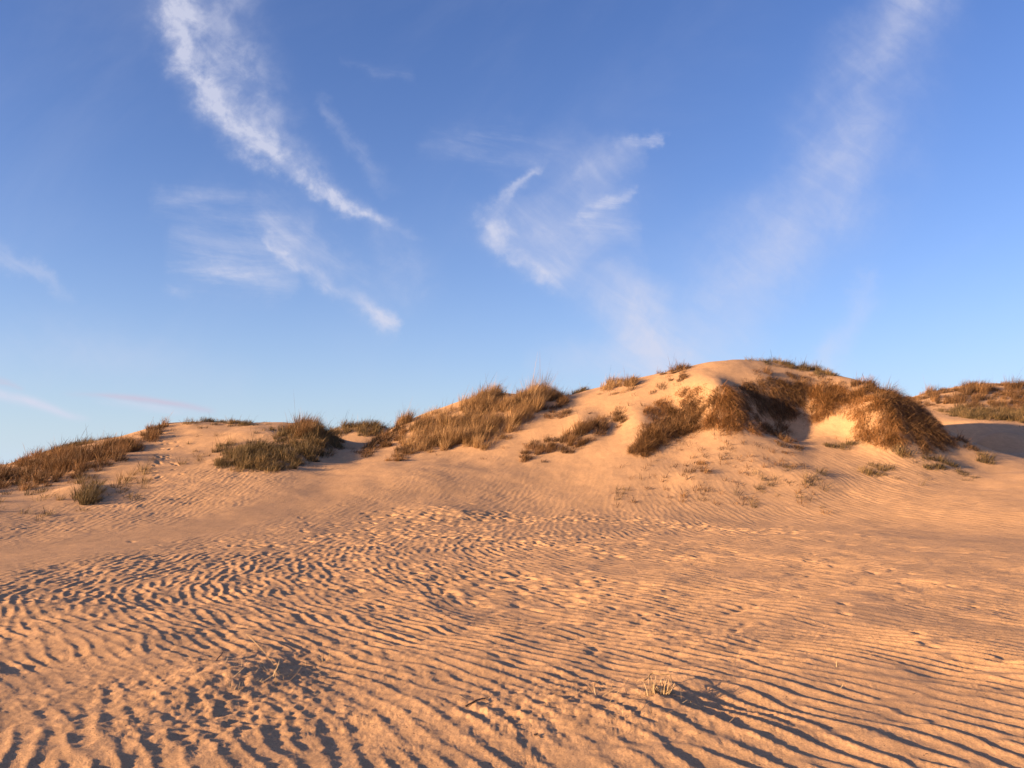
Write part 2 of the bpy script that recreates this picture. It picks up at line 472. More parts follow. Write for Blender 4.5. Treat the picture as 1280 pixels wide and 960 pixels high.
def sand_material():
    m, nt = new_mat('sand')
    N, L = nt.nodes, nt.links
    out = N.new('ShaderNodeOutputMaterial')
    b = N.new('ShaderNodeBsdfPrincipled')
    b.inputs['Roughness'].default_value = .95
    b.inputs['Specular IOR Level'].default_value = .15
    geo = N.new('ShaderNodeNewGeometry')
    n1 = N.new('ShaderNodeTexNoise')
    n1.inputs['Scale'].default_value = .7
    n1.inputs['Detail'].default_value = 6
    n1.inputs['Roughness'].default_value = .65
    r1 = N.new('ShaderNodeValToRGB')
    r1.color_ramp.elements[0].position = .3
    r1.color_ramp.elements[0].color = (.42, .265, .140, 1)
    r1.color_ramp.elements[1].position = .7
    r1.color_ramp.elements[1].color = (.49, .305, .158, 1)
    n2 = N.new('ShaderNodeTexNoise')
    n2.inputs['Scale'].default_value = 90
    n2.inputs['Detail'].default_value = 3
    n2.inputs['Roughness'].default_value = .8
    r2 = N.new('ShaderNodeMapRange')
    r2.inputs[1].default_value = .3
    r2.inputs[2].default_value = .7
    r2.inputs[3].default_value = .66
    r2.inputs[4].default_value = 1.30
    mul = N.new('ShaderNodeVectorMath')
    mul.operation = 'SCALE'
    mpn = N.new('ShaderNodeMapping')
    mpn.inputs['Scale'].default_value = (1, .35, 1)
    mpn.inputs['Rotation'].default_value = (0, 0, .6)
    n5 = N.new('ShaderNodeTexNoise')
    n5.inputs['Scale'].default_value = 5.5
    n5.inputs['Detail'].default_value = 9
    n5.inputs['Roughness'].default_value = .72
    n5.inputs['Distortion'].default_value = .6
    r5 = N.new('ShaderNodeMapRange')
    r5.inputs[1].default_value = .32
    r5.inputs[2].default_value = .68
    r5.inputs[3].default_value = .83
    r5.inputs[4].default_value = 1.10
    mm = N.new('ShaderNodeMath')
    mm.operation = 'MULTIPLY'
    L.new(geo.outputs['Position'], mpn.inputs[0])
    L.new(mpn.outputs[0], n5.inputs['Vector'])
    L.new(n5.outputs[0], r5.inputs[0])
    L.new(r5.outputs[0], mm.inputs[0])
    L.new(r2.outputs[0], mm.inputs[1])
    # sparse dark specks: bits of shell, seed and dry grass
    vo = N.new('ShaderNodeTexNoise')
    vo.inputs['Scale'].default_value = 42
    vo.inputs['Detail'].default_value = 1
    r3 = N.new('ShaderNodeMapRange')
    r3.inputs[1].default_value = .735
    r3.inputs[2].default_value = .77
    dk = N.new('ShaderNodeMix')
    dk.data_type = 'RGBA'
    dk.inputs[7].default_value = (.10, .065, .045, 1)
    L.new(geo.outputs['Position'], n1.inputs['Vector'])
    L.new(geo.outputs['Position'], n2.inputs['Vector'])
    L.new(geo.outputs['Position'], vo.inputs['Vector'])
    L.new(n1.outputs[0], r1.inputs[0])
    L.new(n2.outputs[0], r2.inputs[0])
    L.new(r1.outputs[0], mul.inputs[0])
    L.new(mm.outputs[0], mul.inputs['Scale'])
    L.new(vo.outputs[0], r3.inputs[0])
    L.new(r3.outputs[0], dk.inputs[0])
    L.new(mul.outputs[0], dk.inputs[6])
    L.new(dk.outputs[2], b.inputs['Base Color'])
    n3 = N.new('ShaderNodeTexNoise')
    n3.inputs['Scale'].default_value = 34
    n3.inputs['Detail'].default_value = 5
    n3.inputs['Roughness'].default_value = .75
    bp = N.new('ShaderNodeBump')
    bp.inputs['Strength'].default_value = .8
    bp.inputs['Distance'].default_value = .007
    L.new(geo.outputs['Position'], n3.inputs['Vector'])
    L.new(n3.outputs[0], bp.inputs['Height'])
    n4 = N.new('ShaderNodeTexNoise')
    n4.inputs['Scale'].default_value = 110
    n4.inputs['Detail'].default_value = 4
    n4.inputs['Roughness'].default_value = .8
    bp2 = N.new('ShaderNodeBump')
    bp2.inputs['Strength'].default_value = .9
    bp2.inputs['Distance'].default_value = .0045
    L.new(geo.outputs['Position'], n4.inputs['Vector'])
    L.new(n4.outputs[0], bp2.inputs['Height'])
    L.new(bp.outputs[0], bp2.inputs['Normal'])
    L.new(bp2.outputs[0], b.inputs['Normal'])
    L.new(b.outputs[0], out.inputs[0])
    return m


def blade_material(name, stops, transl=.3):
    m, nt = new_mat(name)
    N, L = nt.nodes, nt.links
    out = N.new('ShaderNodeOutputMaterial')
    at_ = N.new('ShaderNodeAttribute')
    at_.attribute_name = 'tint'
    r = N.new('ShaderNodeValToRGB')
    e = r.color_ramp.elements
    e[0].position, e[0].color = stops[0][0], (*stops[0][1], 1)
    e[1].position, e[1].color = stops[-1][0], (*stops[-1][1], 1)
    for p_, c_ in stops[1:-1]:
        q = e.new(p_)
        q.color = (*c_, 1)
    d = N.new('ShaderNodeBsdfPrincipled')
    d.inputs['Roughness'].default_value = .6
    d.inputs['Specular IOR Level'].default_value = .25
    t = N.new('ShaderNodeBsdfTranslucent')
    mx = N.new('ShaderNodeMixShader')
    mx.inputs[0].default_value = transl
    L.new(at_.outputs['Fac'], r.inputs[0])
    L.new(r.outputs[0], d.inputs['Base Color'])
    L.new(r.outputs[0], t.inputs['Color'])
    L.new(d.outputs[0], mx.inputs[1])
    L.new(t.outputs[0], mx.inputs[2])
    L.new(mx.outputs[0], out.inputs[0])
    return m


SAND = sand_material()
GOLD = blade_material('golden_marram', [(0, (.06, .036, .016)), (.3, (.17, .10, .043)), (.65, (.37, .225, .10)), (1, (.62, .42, .20))], .35)
BROWN = blade_material('brown_grass', [(0, (.035, .024, .012)), (.4, (.11, .060, .027)), (.75, (.24, .13, .053)), (1, (.50, .28, .11))], .25)
GREEN = blade_material('green_grass', [(0, (.032, .025, .012)), (.4, (.098, .071, .031)), (.75, (.20, .133, .056)), (1, (.44, .28, .12))], .25)
STRAW = blade_material('dead_straw', [(0, (.12, .08, .045)), (.5, (.36, .25, .13)), (1, (.62, .47, .27))], .15)
ORANGE = blade_material('orange_hanging_grass', [(0, (.07, .04, .018)), (.35, (.17, .088, .032)), (.7, (.34, .17, .06)), (1, (.56, .30, .12))], .25)
MATS = {'orange': ORANGE, 'gold': GOLD, 'brown': BROWN, 'green': GREEN, 'straw': STRAW}

# ------------------------------------------------------------------ the ground sheet: rings round the standpoint, finest where ripples are
ra = [.35, .8, 1.4, 2.0]
r_ = 2.4
while r_ < 60:
    ra.append(r_)
    if r_ < 8:
        r_ += .013 + .0015 * (r_ - 2.4)
    elif r_ < 37:
        r_ += .026
    else:
        r_ += .15
while r_ < 6000:
    ra.append(r_)
    r_ *= 1.06
ra = np.array(ra)
fa = np.linspace(-R(40), R(40), 1240)
sa_ = np.concatenate([np.linspace(R(40), R(70), 60)[1:], np.linspace(R(70), R(290), 60)[1:], np.linspace(R(290), R(320), 60)[1:-1]])
th = np.concatenate([fa, sa_])
na, nr = len(th), len(ra)
clumpy_s = spectral((300, 400), .15, .3, 1.5, 78, .6)
TH, RA = np.meshgrid(th, ra)
VX, VY = (RA * np.sin(TH)).ravel(), (RA * np.cos(TH)).ravel()
VZ = ground_z(VX, VY)
rfar = np.hypot(VX, VY)
# loose grains and crumbs
crumb = rng.standard_normal(len(VX)).reshape(nr, na)
crumb = crumb + .6 * (np.roll(crumb, 1, 0) + np.roll(crumb, 1, 1)) + .5 * (np.roll(crumb, 2, 0) + np.roll(crumb, 2, 1))
patchy = np.clip(.8 + .5 * cubic(clumpy_s, -30, -4, .15, VX, VY), .25, 1.8)
VZ = VZ + crumb.ravel() * patchy * np.interp(rfar, [0, 2.4, 9, 14, 30], [0, .0003, .0003, .0005, .0]) * np.where(np.abs(np.arctan2(VX, VY)) < R(40), 1, 0)
fade = np.clip((rfar - 75) / 60, 0, 1)
VZ = VZ * (1 - fade) + .3 * fade
VX = np.append(VX, 0.0)
VY = np.append(VY, 0.0)
VZ = np.append(VZ, 0.0)
idx = np.arange(na * nr).reshape(nr, na)
nxt = np.roll(idx, -1, axis=1)
q = np.stack([idx[:-1], nxt[:-1], nxt[1:], idx[1:]], -1)[..., ::-1].reshape(-1, 4)
fan = np.stack([np.full(na, na * nr), nxt[0], idx[0]], -1)
faces = np.concatenate([q.ravel(), fan.ravel()])
tot = np.concatenate([np.full(len(q), 4), np.full(len(fan), 3)])
me_v = np.stack([VX, VY, VZ], 1)
g = mesh_object('ground', me_v, faces, tot, SAND)
g['kind'] = 'structure'
print('ground', len(me_v), time.time() - T0)


# ------------------------------------------------------------------ grass
def blades(bx, by, h, lean_a, lean, curl, wd, tint, seed, S=4, sink=.03):
    """arrays per blade -> verts, faces, totals, tint per vertex"""
    g_ = np.random.default_rng(seed)
    nb = len(bx)
    bz = zb(bx, by) + bil(det, DX0, DY0, DS, bx, by) - sink
    t = np.linspace(0, 1, S + 1)[None, :]
    ang_v = lean[:, None] + curl[:, None] * t            # angle from vertical grows towards the tip
    seg = h[:, None] / S
    out = np.cumsum(np.sin(ang_v) * seg, 1) - np.sin(ang_v[:, :1]) * seg
    up = np.cumsum(np.cos(ang_v) * seg, 1) - np.cos(ang_v[:, :1]) * seg
    px = bx[:, None] + out * np.cos(lean_a)[:, None]
    py = by[:, None] + out * np.sin(lean_a)[:, None]
    pz = bz[:, None] + up
    wa = g_.uniform(0, np.pi, nb)
    ww = wd[:, None] * (1 - .55 * t ** 1.5) * .5
    ox, oy = np.cos(wa)[:, None] * ww, np.sin(wa)[:, None] * ww
    A_ = np.stack([px - ox, py - oy, pz], -1)[:, :S]
    B_ = np.stack([px + ox, py + oy, pz], -1)[:, :S]
    tip = np.stack([px[:, S], py[:, S], pz[:, S]], -1)[:, None]
    V = np.concatenate([A_, B_, tip], 1)                # per blade 2S+1
    m = 2 * S + 1
    off = (np.arange(nb) * m)[:, None]
    fq = []
    for s in range(S - 1):
        fq.append(np.concatenate([off + s, off + S + s, off + S + s + 1, off + s + 1], 1))
    fq = np.stack(fq, 1).reshape(-1, 4)
    ft = np.concatenate([off + S - 1, off + 2 * S - 1, off + 2 * S], 1)
    tt = np.repeat(np.clip(tint, 0, 1), m)
    return V.reshape(-1, 3), fq, ft, tt


def make_blades(name, mat, seed, **k):
    V, fq, ft, tt = blades(seed=seed, **k)
    return mesh_object(name, V, np.concatenate([fq.ravel(), ft.ravel()]), np.concatenate([np.full(len(fq), 4), np.full(len(ft), 3)]), mat, {'tint': tt}, smooth=False)


def label(o, lab, cat, group=None):
    o['label'] = lab
    o['category'] = cat
    if group:
        o['group'] = group
    return o


WIND = R(-8)      # blades bend towards +x
seedc = [100]
clumpy = spectral((260, 400), .25, .5, 1.6, 77, .5)


def spectral_at(x, y):
    return cubic(clumpy, -50, 0, .25, x, y)




def patch(name, lab, pts, style, dens=1.0, hh=1.0, cat='grass', group=None, mat=None, kind=None, world=None):
    """one patch of dune grass rooted in a traced area of the land"""
    seedc[0] += 1
    g_ = np.random.default_rng(seedc[0])
    poly = world or to_world(pts)
    pa = np.array(poly)
    if kind is None:
        cen = pa.mean(0)
        pa = cen + (pa - cen) * 1.07
        poly = [tuple(p_) for p_ in pa]
    x0, y0 = pa.min(0)
    x1, y1 = pa.max(0)
    area = .5 * abs(np.dot(pa[:, 0], np.roll(pa[:, 1], 1)) - np.dot(pa[:, 1], np.roll(pa[:, 0], 1)))
    cfg = {   # tuft spacing per m2, blades per tuft, tuft radius, height, spread, curl, width, material
        'tall': (11.5, 130, .16, .80, .30, .55, .010, 'gold'),
        'mid': (13.0, 100, .15, .50, .42, .8, .010, 'brown'),
        'mat': (44.0, 100, .18, .32, .75, 1.3, .011, 'brown'),
        'green': (16.0, 90, .16, .42, .50, .7, .011, 'green'),
        'sparse': (4.4, 30, .12, .28, .7, .7, .011, 'green'),
        'sprig': (3.4, 16, .10, .26, .8, .8, .012, 'green'),
        'thin': (3.0, 30, .09, .45, .45, .6, .008, 'green'),
    }[style]
    nt_ = max(1, int(area * cfg[0] * dens))
    tx, ty = [], []
    tries = 0
    while len(tx) < nt_ and tries < 60:
        X = g_.uniform(x0, x1, nt_ * 3 + 4)
        Y = g_.uniform(y0, y1, nt_ * 3 + 4)
        ok = in_poly(X, Y, poly)
        tx += list(X[ok])
        ty += list(Y[ok])
        tries += 1
    if not tx:
        tx, ty = [pa[:, 0].mean()], [pa[:, 1].mean()]
    tx, ty = np.array(tx[:nt_]), np.array(ty[:nt_])
    if kind:
        tx = tx + g_.normal(0, .45, len(tx))
        ty = ty + g_.normal(0, .7, len(ty))
        wz = spectral_at(tx, ty)
        k_ = g_.uniform(0, 1, len(tx)) < np.clip(.75 + .5 * wz, .1, 1)
        tx, ty = tx[k_], ty[k_]
    nb = (cfg[1] * g_.uniform(.5, 1.4, len(tx))).astype(int) + 1
    ti = np.repeat(np.arange(len(tx)), nb)
    N_ = len(ti)
    tr = cfg[2] * g_.uniform(.6, 1.4, len(tx))
    ra_ = g_.uniform(0, 2 * np.pi, N_)
    rr_ = np.sqrt(g_.uniform(0, 1, N_)) * tr[ti]
    bx = tx[ti] + np.cos(ra_) * rr_
    by = ty[ti] + np.sin(ra_) * rr_
    # shorter and thinner towards the edge, a few strays beyond it
    dm = np.full(len(tx), 9.0)
    for k_ in range(len(pa)):
        a0, a1 = pa[k_], pa[(k_ + 1) % len(pa)]
        t_ = np.clip(((tx - a0[0]) * (a1[0] - a0[0]) + (ty - a0[1]) * (a1[1] - a0[1])) / (((a1 - a0) ** 2).sum() + 1e-9), 0, 1)
        dm = np.minimum(dm, np.hypot(tx - a0[0] - t_ * (a1[0] - a0[0]), ty - a0[1] - t_ * (a1[1] - a0[1])))
    if kind is None and len(tx) > 12:
        wz = spectral_at(tx, ty)
        keep_ = g_.uniform(0, 1, len(tx)) < np.clip(.62 + dm / .45 + wz * .30, .12, 1)
        stray = g_.uniform(0, 1, len(tx)) < .13
        tx = tx + np.where(stray, g_.normal(0, .35, len(tx)), 0)
        ty = ty + np.where(stray, g_.normal(0, .45, len(tx)), 0)
        tx, ty, dm, wz, stray = tx[keep_], ty[keep_], dm[keep_], wz[keep_], stray[keep_]
        edge_h = np.clip(.55 + dm / .9, .5, 1.0) * (1 + .28 * wz) * np.where(stray, .7, 1)
        nb = (cfg[1] * g_.uniform(.35, 1.5, len(tx)) * np.where(stray, .5, 1)).astype(int) + 1
        ti = np.repeat(np.arange(len(tx)), nb)
        N_ = len(ti)
        tr = cfg[2] * g_.uniform(.5, 1.5, len(tx))
        ra_ = g_.uniform(0, 2 * np.pi, N_)
        rr_ = np.sqrt(g_.uniform(0, 1, N_)) * tr[ti]
        bx = tx[ti] + np.cos(ra_) * rr_
        by = ty[ti] + np.sin(ra_) * rr_
    else:
        edge_h = 1.0
    th_ = cfg[3] * hh * g_.uniform(.5, 1.35, len(tx)) * edge_h
    h = th_[ti] * g_.uniform(.35, 1.15, N_)
    tallb = g_.uniform(0, 1, N_) < (.02 if style in ('mid', 'green', 'tall') else .004)
    h = np.where(tallb, h * 1.7 + .1, h)
    # outward spread plus the pull of the wind; on steep ground the blades hang downhill
    ox = np.cos(ra_) * rr_ / tr[ti] * cfg[4] + .30 * math.cos(WIND) + g_.normal(0, .22, N_)
    oy = np.sin(ra_) * rr_ / tr[ti] * cfg[4] + .30 * math.sin(WIND) + g_.normal(0, .22, N_)
    e = .35
    gxs = (zb(tx + e, ty) - zb(tx - e, ty)) / (2 * e)
    gys = (zb(tx, ty + e) - zb(tx, ty - e)) / (2 * e)
    hang = {'mat': 1.5, 'mid': .4}.get(style, 0.0)
    ox -= gxs[ti] * hang
    oy -= gys[ti] * hang
    la = np.arctan2(oy, ox)
    ln = np.hypot(ox, oy)
    tt = g_.uniform(0, 1, len(tx))[ti] * .5 + g_.uniform(0, 1, N_) * .5
    o = make_blades(name, mat or MATS[cfg[7]], seedc[0], bx=bx, by=by, h=h, lean_a=la, lean=ln * .55, curl=cfg[5] * ln * g_.uniform(.5, 1.6, N_) + .1,
                    wd=cfg[6] * g_.uniform(.6, 1.3, N_), tint=tt)
    # origin at the patch's foot
    c = np.array([bx.mean(), by.mean(), float(zb(bx.mean(), by.mean()))])
    o.data.transform(__import__('mathutils').Matrix.Translation(-c))
    o.location = c
    if kind:
        o['kind'] = kind
    else:
        label(o, lab, cat, 'grass clumps growing on the dunes')
    return o


exec_patches = True
#PATCHES
# --- left dune
patch('grass_clump', 'long brown grass bank covering the low dune at the far left edge', [(-120, 622), (-60, 600), (0, 588), (30, 574), (60, 566), (90, 566), (70, 588), (36, 604), (0, 612), (-40, 622)], 'mid', .75, .7)
patch('grass_clump', 'shaggy golden grass band hanging below the bare sandy top of the left dune', [(20, 608), (36, 590), (80, 568), (120, 560), (155, 552), (172, 560), (150, 576), (110, 592), (60, 604), (34, 612)], 'mid', .85, .85)
patch('grass_clump', 'dark thin grass along the skyline of the rounded left dune', [(60, 566), (85, 556), (115, 549), (140, 546), (142, 550), (110, 556), (80, 566)], 'green', .6, .45)
patch('grass_clump', 'narrow tuft rising to the left of the sandy gap on the left crest', [(150, 560), (172, 545), (190, 535), (206, 530), (200, 540), (192, 552), (170, 566)], 'mid', 1.0, .85)
patch('grass_clump', 'low grey green grass strip on the crest right of the sandy gap', [(226, 531), (250, 526), (290, 525), (330, 527), (345, 531), (320, 534), (280, 532), (240, 532)], 'green', .45, .5)
patch('grass_clump', 'broad olive clump with dark right side beside the hollow in the left dune', [(272, 578), (285, 566), (320, 560), (345, 548), (365, 538), (392, 532), (408, 543), (425, 553), (418, 562), (392, 575), (365, 585), (330, 588), (290, 586)], 'green', 1.15, .78)
patch('grass_clump', 'thin windswept tufts across the upper sand left of the olive clump', [(268, 560), (300, 548), (330, 538), (362, 534), (358, 545), (320, 560), (285, 570)], 'green', .32, .7)
patch('grass_clump', 'brown top of the clump standing against the sky at the left dune shoulder', [(362, 540), (368, 531), (390, 529), (402, 536), (398, 546), (375, 550)], 'mid', 1.3, 1.15)
patch('grass_clump', 'dark green grass on the distant crest in the dip between two dunes', [(408, 540), (420, 530), (450, 527), (480, 530), (486, 540), (470, 546), (440, 546), (418, 545)], 'green', .9, .95)
patch('creeping_grass_clump', 'round light green bush low on the pale slope of the left dune', [(88, 628), (92, 612), (110, 606), (122, 612), (120, 626), (104, 634)], 'green', .9, 1.0)
patch('sparse_shoots', 'thin olive grass fan between the green bush and the rippled path', [(128, 606), (150, 592), (185, 582), (196, 590), (180, 606), (150, 616)], 'sparse', 1.6, 1.2, kind='stuff')
# --- middle dune
patch('grass_clump', 'olive and brown grass strip running down to the hollow beside the middle dune', [(446, 566), (468, 552), (490, 540), (506, 530), (514, 534), (508, 546), (488, 556), (462, 570), (450, 572)], 'mid', 1.1, .6)
patch('grass_tussock', 'pale pink tipped tussock on the skyline at the left end of the middle dune', [(492, 532), (497, 524), (508, 522), (513, 528), (506, 536)], 'tall', 2.6, .75)
patch('grass_tussock', 'small low tussock on bare sand below the golden mass', [(486, 576), (496, 564), (514, 558), (520, 564), (506, 574), (494, 578)], 'mid', 1.5, .6)
patch('grass_clump', 'left shoulder of the golden grass mass on the middle dune', [(506, 566), (512, 542), (532, 522), (550, 514), (556, 532), (548, 554), (528, 566)], 'tall', 1.2, .62)
patch('grass_clump', 'dense golden grass on the front of the middle dune mass', [(538, 556), (550, 530), (566, 512), (588, 504), (606, 510), (612, 530), (600, 552), (575, 560), (552, 562)], 'tall', 1.3, .66)
patch('grass_clump', 'tallest pale golden tussock at the top of the middle dune', [(586, 508), (596, 498), (612, 490), (626, 493), (632, 503), (620, 514), (600, 518)], 'tall', 1.8, .78)
patch('grass_clump', 'golden grass falling down the right front of the middle dune mass', [(590, 558), (604, 532), (622, 512), (642, 502), (664, 512), (656, 530), (636, 546), (604, 562)], 'tall', 1.25, .64)
patch('grass_clump', 'reddish gold tussock on the middle dune crest right of the tallest one', [(640, 508), (650, 496), (672, 490), (692, 494), (700, 503), (684, 514), (660, 522), (644, 524)], 'tall', 1.7, .72)
patch('grass_clump', 'short olive fringe at the right end of the golden grass mass', [(690, 512), (700, 500), (712, 498), (716, 504), (702, 514)], 'mid', 1.3, .6)
patch('creeping_grass_clump', 'flat brown runner grass on sand above the dark diagonal clumps', [(670, 524), (685, 516), (712, 512), (716, 518), (692, 524)], 'mid', .9, .4)
patch('grass_clump', 'dark diagonal clump in the middle of the bare sand slope', [(700, 562), (704, 550), (716, 538), (736, 526), (764, 518), (786, 520), (780, 530), (756, 542), (730, 556), (710, 566)], 'mid', 1.5, .72)
patch('grass_clump', 'small dark clump lower left of the diagonal clump on the sand slope', [(646, 578), (652, 564), (668, 554), (694, 550), (698, 558), (676, 570), (656, 580)], 'mid', 1.35, .6)
patch('grass_clump', 'pale grass tuft fringe on the skyline left of the big dune', [(750, 488), (758, 480), (778, 477), (798, 478), (796, 486), (776, 492), (758, 494)], 'tall', .8, .5)
patch('grass_clump', 'tiny grass tuft on the skyline just right of the golden mass', [(716, 492), (722, 489), (730, 488), (728, 492)], 'green', 1.2, .55)
# --- big right dune
patch('grass_clump', 'short brown tuft on the skyline of the upper left shoulder of the big dune', [(826, 470), (836, 464), (856, 460), (858, 464), (842, 470), (830, 474)], 'mid', .9, .7)
patch('grass_clump', 'thin olive streak of grass on the sunny upper left of the big dune', [(814, 488), (834, 476), (854, 468), (856, 474), (836, 486), (818, 492)], 'mid', .9, .4)
patch('hanging_grass_clump', 'reddish grass curtain along the upper edge of the left scarp on the big dune', [(808, 518), (824, 500), (850, 490), (880, 482), (884, 494), (866, 502), (840, 508), (816, 530)], 'mat', .8, .8, mat=ORANGE)
patch('hanging_grass_clump', 'dark grass curtain hanging low over the left scarp of the big dune', [(788, 570), (796, 552), (812, 534), (834, 512), (856, 504), (872, 506), (874, 530), (864, 542), (840, 552), (810, 568)], 'mat', 1.25, 1.1)
patch('hanging_grass_clump', 'reddish brown turf joining the dark curtain and the orange bulge', [(852, 504), (862, 490), (884, 486), (900, 492), (896, 510), (880, 526), (868, 520)], 'mat', .9, .9)
patch('hanging_grass_clump', 'ragged dark edge of turf under the bare summit of the big dune', [(884, 494), (900, 484), (926, 480), (944, 474), (948, 482), (930, 492), (900, 494)], 'mat', .8, .8)
patch('hanging_grass_clump', 'orange grass strands on the steep sand between the upper mat and the orange fan', [(1052, 512), (1060, 494), (1078, 490), (1092, 498), (1080, 514), (1066, 524)], 'mat', .8, .9, mat=ORANGE)
patch('creeping_grass_clump', 'pale dry turf thinly covering the sand right of the drooping straw lip', [(946, 528), (972, 524), (990, 536), (1000, 552), (980, 556), (960, 544)], 'mid', .4, .5)
patch('hanging_grass_clump', 'orange brown grass bulge in the centre of the big dune', [(878, 534), (880, 508), (894, 496), (916, 490), (932, 498), (934, 520), (926, 534), (904, 540)], 'mat', 1.25, 1.15, mat=ORANGE)
patch('hanging_grass_clump', 'straw coloured grass lip drooping over sand below the centre bulge', [(900, 544), (918, 534), (944, 526), (962, 532), (968, 544), (950, 546), (924, 544)], 'mat', .9, .8, mat=ORANGE)
patch('hanging_grass_clump', 'dark brown grass mat across the upper face of the big dune', [(930, 512), (926, 494), (940, 480), (968, 476), (1004, 480), (1012, 494), (1010, 516), (988, 524), (960, 526), (940, 522)], 'mat', 1.3, 1.1)
patch('hanging_grass_clump', 'orange hanging grass at the right end of the upper mat', [(1004, 522), (1012, 500), (1010, 486), (1036, 484), (1058, 490), (1060, 504), (1040, 520), (1016, 530)], 'mat', 1.4, 1.0, mat=ORANGE)
patch('grass_clump', 'dark green crest grass right of the summit of the big dune', [(936, 450), (960, 450), (990, 454), (1020, 460), (1045, 468), (1040, 474), (1010, 466), (975, 458), (945, 455)], 'green', .85, .62)
patch('creeping_grass_clump', 'thin ochre turf between the summit and the dark mat of the big dune', [(938, 474), (950, 462), (985, 462), (1020, 468), (1050, 478), (1050, 486), (1000, 480), (960, 476)], 'mid', .55, .4)
patch('grass_clump', 'rounded reddish tuft on the skyline where the big dune starts to fall right', [(1064, 484), (1070, 475), (1086, 474), (1096, 480), (1090, 490), (1074, 492)], 'mid', 1.6, .7)
patch('grass_clump', 'dark grass ridge falling down the right edge of the big dune', [(1092, 484), (1110, 490), (1130, 500), (1150, 515), (1172, 532), (1188, 548), (1180, 556), (1150, 556), (1134, 540), (1120, 520), (1100, 500)], 'mat', 1.3, 1.15)
patch('hanging_grass_clump', 'bright orange grass fan spilling down the sunny right side of the big dune', [(1070, 546), (1064, 532), (1078, 518), (1092, 500), (1110, 506), (1122, 524), (1132, 546), (1124, 560), (1098, 556)], 'mat', 1.5, 1.0, mat=ORANGE)
patch('creeping_grass_clump', 'bright green tuft in the sand under the orange fan', [(1112, 568), (1118, 560), (1132, 560), (1136, 570), (1124, 574)], 'green', 1.0, .7)
patch('creeping_grass_clump', 'flat green runner on the sand left of the orange fan', [(1028, 556), (1040, 552), (1066, 554), (1068, 560), (1044, 560)], 'green', .7, .5)
patch('creeping_grass_clump', 'olive grass spread on the sand at the foot of the right dune', [(1076, 592), (1082, 580), (1104, 578), (1116, 590), (1100, 596)], 'green', .7, .5)
patch('creeping_grass_clump', 'long green and straw runner trailing to the lower right foot of the big dune', [(1150, 584), (1158, 570), (1178, 572), (1204, 586), (1212, 594), (1190, 594), (1168, 588)], 'green', 1.0, .6)
patch('creeping_grass_clump', 'small yellow tuft alone on the shaded sand at the right foot', [(1216, 574), (1222, 568), (1236, 572), (1242, 580), (1230, 580)], 'green', 1.1, .6)
patch('creeping_grass_clump', 'dark runner grass on the shaded sand just right of the grass ridge', [(1192, 548), (1206, 552), (1222, 560), (1220, 565), (1200, 558)], 'mid', 1.4, .4)
patch('creeping_grass_clump', 'green bush casting a long shadow at the low right of the sand apron', [(1006, 606), (1014, 592), (1030, 590), (1040, 602), (1036, 614), (1018, 614)], 'sparse', 3.0, 1.35)
patch('creeping_grass_clump', 'grey brown brush patch on the apron under the left scarp', [(858, 590), (868, 578), (880, 580), (884, 592), (870, 598)], 'mid', .45, .45)
patch('creeping_grass_clump', 'thin dark brush patch on the apron under the drooping straw lip', [(968, 560), (980, 548), (998, 552), (1004, 568), (992, 574)], 'mid', .5, .45)
patch('creeping_grass_clump', 'small brown brush at the lower left of the sand apron', [(756, 622), (768, 612), (790, 610), (792, 618), (772, 626)], 'sparse', 1.4, .8)
# --- far right dune
patch('grass_clump', 'thin golden grass covering the sunlit distant dune at the far right', [(1142, 500), (1165, 490), (1200, 484), (1250, 481), (1300, 480), (1400, 482), (1400, 520), (1300, 514), (1240, 512), (1200, 510), (1160, 506)], 'tall', .55, .5, mat=BROWN)
patch('grass_clump', 'dark shaded grass band at the foot of the distant right dune', [(1176, 512), (1210, 512), (1250, 514), (1300, 516), (1400, 520), (1400, 534), (1300, 530), (1240, 526), (1200, 522)], 'green', .8, .9)
# --- scattered shoots nobody could count
patch('sparse_shoots', '', [(-60, 650), (0, 618), (60, 600), (120, 590), (175, 578), (190, 585), (150, 622), (100, 642), (40, 652), (0, 660)], 'sparse', .55, .9, kind='stuff')
patch('sparse_shoots', '', [(232, 570), (240, 545), (250, 532), (300, 535), (290, 560), (262, 580), (240, 588)], 'sparse', .5, .8, kind='stuff')
patch('sparse_shoots', '', [(760, 632), (800, 590), (850, 575), (900, 560), (960, 560), (1000, 585), (1050, 615), (1030, 628), (940, 628), (850, 632)], 'sprig', 2.8, .75, kind='stuff', mat=BROWN)
patch('sparse_shoots', '', [(900, 625), (930, 595), (980, 592), (1010, 600), (1040, 620), (980, 630)], 'sparse', 1.5, .75, kind='stuff')
patch('sparse_shoots', '', [(520, 560), (560, 562), (600, 560), (640, 545), (700, 530), (690, 545), (640, 560), (560, 575)], 'sprig', .6, .6, kind='stuff', mat=BROWN)
patch('sparse_shoots', '', [(1080, 600), (1110, 580), (1150, 575), (1200, 596), (1150, 604), (1110, 608)], 'sprig', 1.3, .8, kind='stuff')
patch('sparse_shoots', '', [(700, 500), (740, 490), (800, 484), (850, 470), (860, 480), (800, 500), (740, 512), (700, 520)], 'sprig', 1.0, .7, kind='stuff', mat=BROWN)
print('grass', time.time() - T0)
#TUFTS
# ------------------------------------------------------------------ dead tufts and twigs in the foreground


